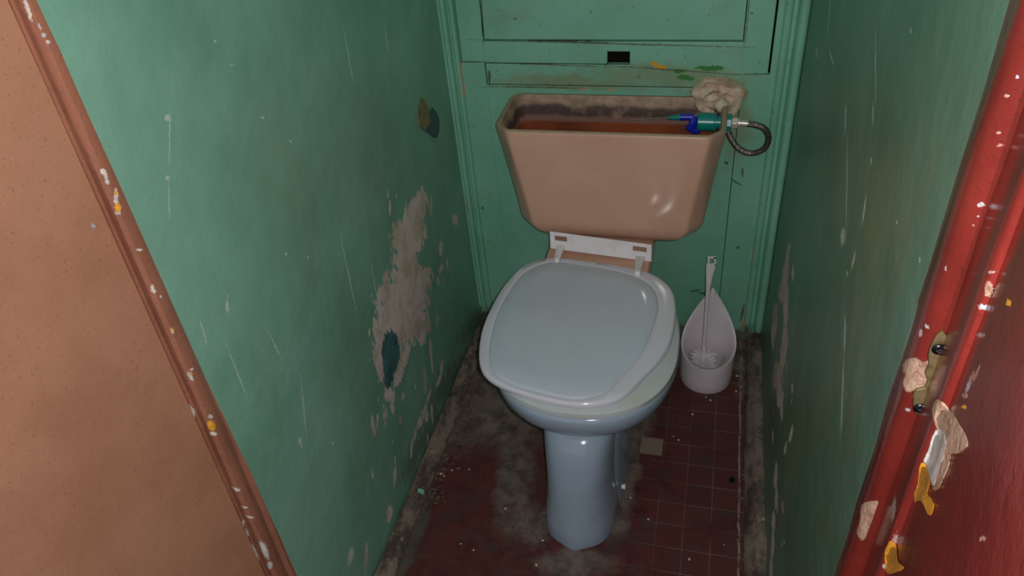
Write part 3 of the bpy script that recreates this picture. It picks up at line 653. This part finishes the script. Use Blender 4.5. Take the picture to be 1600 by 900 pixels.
def tring(z, l, r, yf, yb, rf, rb=.03):
    out = []                             # front corners are softened chamfers
    def bez(a, b, c, n=4): return [((1-t)**2*a[0]+2*t*(1-t)*b[0]+t*t*c[0], (1-t)**2*a[1]+2*t*(1-t)*b[1]+t*t*c[1], z) for t in [k/n for k in range(n+1)]]
    e = rf*.22; x = rf*.85
    out += bez((l, yf+rf+e), (l, yf+rf), (l+e*.65, yf+rf-e)); out += bez((l+x-e*.6, yf+e*.8), (l+x, yf), (l+x+e, yf))
    out += bez((r-x-e, yf), (r-x, yf), (r-x+e*.6, yf+e*.8)); out += bez((r-e*.65, yf+rf-e), (r, yf+rf), (r, yf+rf+e))
    rr_ = rrect(l, r, yf, yb, (rf, rf, rb, rb), z, 8); return out+rr_[18:]
sec = []
for a in range(0, 91, 10):
    si, co = math.sin(math.radians(a)), math.cos(math.radians(a)); q_ = .055*(1-si)
    sec.append((.432+.055*(1-co), -.4285+q_, .0015-q_, 1.4625+.030*(1-si), 1.656-.012*(1-si), .042))
sec += [(.50, -.430, .003, 1.462, 1.656, .042),
       (.58, -.442, .013, 1.460, 1.657, .040), (.66, -.456, .024, 1.459, 1.657, .038), (.705, -.464, .0305, 1.458, 1.657, .036), (.710, -.4635, .030, 1.459, 1.6565, .036), (.712, -.4615, .028, 1.461, 1.655, .034)]
O_ = loft(bm, [tring(*s_) for s_ in sec], cap1=False, mi=0)
inn = [(.712, -.4545, .0205, 1.468, 1.650, .028), (.708, -.452, .018, 1.471, 1.647, .026), (.66, -.445, .012, 1.473, 1.644, .026), (.56, -.430, .000, 1.475, 1.643, .026), (.46, -.41, -.02, 1.48, 1.64, .03)]
I_ = loft(bm, [tring(*s_) for s_ in inn], cap0=False, mi=1)
a, b = O_[-1], I_[0]
for i in range(len(a)): f = bm.faces.new((a[i], a[(i+1) % len(a)], b[(i+1) % len(a)], b[i])); f.material_index = 0
tag(obj('tank', bm, [m_tout, m_tin], ct, ang=50), 'beige ceramic tank, stained brown inside')
# float valve reaching through the right wall of the tank
m_teal = simple('teal_plastic', (20, 128, 120), .28, .5)
m_lever = simple('blue_plastic', (28, 40, 170), .3, .5)
YV = 1.56
pA, pB, pC = PT(1090, 190, YV), PT(1116, 191, YV), PT(1140, 193, YV)
bm = B(); zv = (pA.z+pB.z)/2; zv = pB.z
cyl(bm, (pA.x, YV, zv), (pB.x, YV, zv), .0195, n=32); cyl(bm, (pB.x, YV, zv), (pB.x+.004, YV, zv), .0215, n=32)
cyl(bm, (pB.x, YV, zv), (pC.x+.004, YV, zv), .0125, n=24); cyl(bm, (.030, YV, zv), (.040, YV, zv), .020, n=8)
fv = tag(obj('float_valve', bm, m_teal, ct, bevel=.001), 'teal plastic float valve')
bm = B(); P1, P2, P3, P4 = PT(1063, 183, YV), PT(1084, 183, YV), PT(1076, 200, YV-.004), PT(1090, 205, YV)
tube(bm, catmull([P1, (P1+P2)/2, P2], 4), .0075, 10); tube(bm, catmull([P2, (P2+P3)/2+Vector((.004, -.004, 0)), P3], 4), .0085, 8); tube(bm, catmull([P3, (P3+P4)/2, P4, Vector((pA.x, YV, zv))], 4), .007, 8)
lv = tag(obj('lever', bm, m_lever, fv, rel=False), 'blue plastic lever')
bm = B(); P5 = PT(1045, 184, YV); cyl(bm, P1, P5, .0068, .0040, 14)
obj('lever_tip', bm, m_teal, fv, rel=False)
bm = B(); tube(bm, catmull([P5, PT(1015, 185.5, YV), PT(985, 187, YV)], 6), .0011, 8)
tag(obj('float_rod', bm, simple('grey_rod', (120, 116, 104), .5, .5, .1), ct), 'thin grey float rod')

# braided hose
m_braid = M('steel_braid', .35, .5, .85)
w1 = m_braid.n('ShaderNodeTexVoronoi'); w1.inputs['Scale'].default_value = 420; m_braid.L(m_braid.co, w1.inputs['Vector'])
m_braid.bump(w1.outputs['Distance'], .0012, .8)
m_braid = m_braid.done(m_braid.mix(w1.outputs['Distance'], srgb((168, 158, 150)), srgb((70, 62, 58))))
m_nut = simple('nickel_nut', (214, 204, 192), .3, .5, .45)
hp = PT(1147, 196, YV)
hs = empty('supply_hose', tuple(hp), 'looped grey braided water hose screwed to the right side of the cistern', 'hose')
bm = B(); cyl(bm, (.040, YV, zv), (.0535, YV, zv), .0125, n=6); cyl(bm, (.0535, YV, zv), (.0575, YV, zv), .009, n=20)
obj('nut', bm, m_nut, hs, ang=30, bevel=.0008)
bm = B(); cyl(bm, (.0575, YV, zv), (.075, YV, zv-.001), .0062, n=20); obj('ferrule', bm, m_nut, hs)
hpts = [Vector((.072, YV, zv-.001))]+[PT(u, v, y) for u, v, y in ((1180, 195, 1.562), (1193, 200, 1.565), (1200, 210, 1.570), (1200, 222, 1.576), (1193, 233, 1.582), (1180, 239, 1.588), (1166, 238, 1.594), (1153, 231, 1.600), (1144, 219, 1.607), (1138, 206, 1.615), (1135, 194, 1.625), (1136, 184, 1.64), (1138, 178, 1.655))]
bm = B(); tube(bm, catmull(hpts, 6), .0066, 14); obj('hose_body', bm, m_braid, hs)
# dried plaster dab round the old pipe hole
m_putty = M('dried_plaster', .8, .25)
c = m_putty.mix(m_putty.step(m_putty.noise(26, 5, .7), .36, .62), srgb((216, 200, 180)), srgb((180, 150, 126)))
c = m_putty.mix(m_putty.step(m_putty.noise(60, 4, .6, off=2), .6, .7), c, srgb((206, 190, 164))); m_putty.bump(m_putty.noise(90, 4, .7), .0025, .6); m_putty = m_putty.done(c)
bm = B(); rnd = random.Random(5); pc_ = PT(1121, 150, 1.648); n = 64; rings = []
prof = [(1., 0.006), (.96, -.006), (.86, -.013), (.74, -.009), (.62, -.013), (.5, -.018), (.38, -.012), (.26, -.010), (.12, -.012)]
for q, (f, d) in enumerate(prof):
    rr_ = []
    for k in range(n):
        t = 2*PI*k/n; rx = .058*(1+.05*math.sin(3*t+1)+.05*math.sin(7*t)+.02*math.sin(13*t)); rz = .043*(1+.06*math.sin(4*t)+.04*math.sin(9*t+2))
        sw = .004*math.sin(2*t+q*1.3)+.002*math.sin(5*t-q)
        x = f*rx*math.cos(t); z = f*rz*math.sin(t)
        if x > .25*rx and z < 0: z *= 1+.5*f                             # the dab sags down on its right
        rr_.append((pc_.x+x, pc_.y+d*1.1+sw*(f < .95)+rnd.uniform(-.0008, .0008)*(f < .95), pc_.z+z))
    rings.append(rr_)
R = loft(bm, rings, cap0=True, cap1=False); cap_fan(bm, R[-1], (pc_.x, pc_.y-.012, pc_.z))
pt = obj('plaster_dab', bm, m_putty, None, ang=70)
tag(pt, 'rough swirled dab of dried plaster on green boards above the cistern corner', 'plaster')
bm = B(); k0 = PT(1127, 162, 1.63); rings = []
for f, d in ((1, .0), (1.05, -.010), (.9, -.018), (.5, -.022)):
    rings.append([(k0.x+.0145*f*math.cos(2*PI*k/20)*(1+.12*math.sin(3*2*PI*k/20)), k0.y+d, k0.z+.014*f*math.sin(2*PI*k/20)*(1+.1*math.cos(4*2*PI*k/20))) for k in range(20)])
loft(bm, rings); kn = obj('pipe_stub', bm, simple('pale_plaster_knob', (206, 196, 168), .7, .3, var=.6, col2=(170, 150, 120), sc=40, bmp=.001), pt, rel=False, ang=60)

# ------------------------------------------------------------------ toilet brush and its holder
m_hold = simple('frosted_white_plastic', (214, 204, 210), .35, .5, var=.4, col2=(196, 186, 186), sc=18)
hx, hy = .0355, 1.502
hd = empty('brush_holder', (hx, hy, 0), 'white teardrop-shaped toilet brush holder on the floor right of the toilet', 'brush holder')
N = 96; bm = B()
def hring(r, zf, tip=0., pinch=0.):
    out = []
    for k in range(N):
        t = 2*PI*k/N-PI/2; d = abs(((2*PI*k/N)+PI) % (2*PI)-PI)/PI         # d=0 front ... 1 back
        p = d**1.9; sharp = max(0, (d-.55)/.45)
        w = 1-pinch*sharp**1.2*.0
        out.append((hx+r*math.cos(t)*w, hy+r*math.sin(t), zf+tip*(p*.75+.25*sharp**1.4)))
    return out
rings = [hring(.064, .0), hring(.0655, .003), hring(.066, .03), hring(.067, .06, .02), hring(.0685, .082, .155), hring(.0680, .0865, .158), hring(.0655, .087, .157), hring(.0625, .0845, .150),
         hring(.057, .080, .105), hring(.051, .076, .05), hring(.047, .074, .012), hring(.0455, .071, .003), hring(.043, .045), hring(.040, .010)]
loft(bm, rings)
obj('holder_body', bm, m_hold, hd, ang=60)
bh = empty('toilet_brush', (hx-.008, hy, .02), 'white plastic toilet brush standing upright in its holder, hooked handle', 'toilet brush')
yb_ = 1.497
q = [(1100, 556, 1.497), (1100, 540, 1.497), (1102, 510, 1.497), (1104, 480, 1.499), (1106, 455, 1.50), (1108, 435, 1.501), (1110, 420, 1.502), (1111.5, 413, 1.502)]
wd = [(.006, .006), (.0055, .0055), (.0045, .0045), (.0045, .0045), (.0052, .0042), (.0075, .0036), (.0105, .003), (.0112, .003)]
P = catmull([tuple(PT(*t)) for t in q], 5); W5 = [wd[0]]; W5 = [tuple(np.array(wd[min(i//5, 7)])*(1-(i % 5)/5)+np.array(wd[min(i//5+1, 7)])*((i % 5)/5)) for i in range(len(P))]
bm = B(); loft(bm, [[(p.x+w*math.cos(2*PI*k/14), p.y+h*math.sin(2*PI*k/14), p.z) for k in range(14)] for p, (w, h) in zip(P, W5)])
hpt = P[-1]
hk = [PT(1107.3, 416, 1.502), PT(1107, 402, 1.503), PT(1117, 402, 1.503), PT(1117.5, 413, 1.503), PT(1113.3, 413.5, 1.503)]
for a, b in zip(hk, hk[1:]):
    d = (b-a).normalized(); s_ = Vector((0, 1, 0)).cross(d).normalized(); e = .0021
    loft(bm, [[c_+s_*e*i+Vector((0, .0026*j, 0)) for i, j in ((-1, -1), (1, -1), (1, 1), (-1, 1))] for c_ in (a-d*e, b+d*e)])
obj('handle', bm, m_white, bh, ang=40)
bm = B(); c0 = PT(1100, 552, 1.497); cyl(bm, (c0.x, c0.y, .03), (c0.x, c0.y, c0.z), .010, .0075, 16)
hd2 = obj('brush_head', bm, m_white, bh)
m_bris = simple('clear_bristles', (226, 220, 220), .3, .5)
bm = B(); rnd = random.Random(2)
for lv_ in range(6):
    for k in range(14):
        t = 2*PI*(k+.4*lv_)/14+rnd.uniform(-.1, .1); z0 = c0.z-.010-lv_*.009; L_ = .030+rnd.uniform(-.003, .003)
        a = Vector((c0.x+.007*math.cos(t), c0.y+.007*math.sin(t), z0)); b = Vector((c0.x+L_*math.cos(t), c0.y+L_*math.sin(t), z0+.006))
        tube(bm, [a, (a+b)/2+Vector((0, 0, .003)), b], .0015, 5)
o = obj('bristles', bm, m_bris, bh); o['kind'] = 'stuff'

# ------------------------------------------------------------------ loose bits
m_flake = simple('curled_flake', (128, 122, 84), .7, .3, var=.8, col2=(92, 100, 72), sc=60)
m_flake2 = simple('blue_underpaint', (58, 88, 96), .6, .3, var=.6, col2=(96, 92, 66), sc=80)
def flake(name, polypx, m, lift, parent):
    bm = B(); P = [on(u, v, 0, XL) for u, v in polypx]; c = sum(P)/len(P); zt = max(p[2] for p in P); zb = min(p[2] for p in P)
    R1 = [(XL+.0004, p[1], p[2]) for p in P]; R2 = [(XL+.0018+lift*((zt-p[2])/(zt-zb))**2, p[1], p[2]) for p in P]
    R = loft(bm, [R1, R2]); return obj(name, bm, m, parent, rel=False, ang=30)
wl = bpy.data.objects['wall_left']
flake('peeling_flake', [(657, 152), (663, 158), (668, 168), (670, 190), (662, 203), (654, 196), (651, 180), (653, 166)], m_flake, .003, wl)
flake('peeling_flake', [(670, 176), (675, 168), (680, 174), (684, 186), (682, 206), (678, 215), (670, 209), (662, 203), (669, 190)], m_flake2, .006, wl)
g0 = on(655, 771, 2, .006)
bm = B(); dense = [(g0[0]+.013*math.cos(t)*(1+.1*math.sin(3*t)), g0[1]+.005*math.sin(t), 0) for t in [2*PI*k/18 for k in range(18)]]
loft(bm, [[(x, y, z_) for x, y, _ in dense] for z_ in ((.0, .004) if g0[0] > XL+.058 else (.004, .019))])
tag(obj('paint_chip', bm, simple('mint_chip', (128, 190, 160), .5, .4)), 'mint green paint chip lying on the grimy left skirting strip', 'paint chip')
m_crumb = simple('pale_crumb', (206, 190, 168), .8, .2)
proto = None
for i, (u, v) in enumerate([(1052, 682), (1060, 688), (689, 741), (694, 744), (706, 735), (733, 734), (848, 845), (838, 883), (1103, 621), (1110, 626), (962, 777), (985, 778), (1082, 648), (1013, 812), (1077, 874), (720, 850), (1025, 596), (1152, 588), (1158, 604), (1150, 612), (740, 860), (790, 795)]):
    p = on(u, v, 2, 0)
    if proto is None:
        bm = B(); bmesh.ops.create_icosphere(bm, subdivisions=1, radius=.0032)
        for q_ in bm.verts: q_.co = Vector((q_.co.x*1.3, q_.co.y, max(q_.co.z*.6+.0015, 0)))*rnd.uniform(.8, 1.15)
        o = proto = obj('plaster_crumb', bm, m_crumb, ang=20)
    else:
        o = proto.copy(); COL.objects.link(o)
    o.location = (p[0], p[1], 0); o.rotation_euler = (0, 0, i*1.7); o.scale = (.7+.3*((i*37) % 5)/4,)*3
    tag(o, 'tiny pale plaster crumb scattered on the red tiled floor', 'crumb', 'plaster crumbs on the floor')
# rubble along the left skirting and behind the toilet: nobody could count it
bm = B(); rnd = random.Random(11)
for k in range(330):
    y = rnd.uniform(.95, 1.64) if k < 240 else rnd.uniform(1.50, 1.63); x = (XL+.045+abs(rnd.gauss(0, .022))) if k < 240 else rnd.uniform(-.55, .12); s_ = rnd.uniform(.0012, .0042)
    if k >= 290: x = rnd.uniform(.125, .142); y = rnd.uniform(.9, 1.6)
    m4 = Matrix.Translation((x, y, s_*.4)) @ Matrix.Rotation(rnd.uniform(0, 6), 4, 'Z') @ Matrix.Diagonal((s_*rnd.uniform(1, 2), s_, s_*.6, 1))
    bmesh.ops.create_icosphere(bm, subdivisions=1, radius=1, matrix=m4)
o = obj('plaster_rubble', bm, simple('rubble', (104, 92, 80), .9, .2, var=1, col2=(60, 50, 44), sc=40), ang=20)
tag(o, 'fine crumbled plaster and dirt along the foot of the walls', 'rubble', kind='stuff')
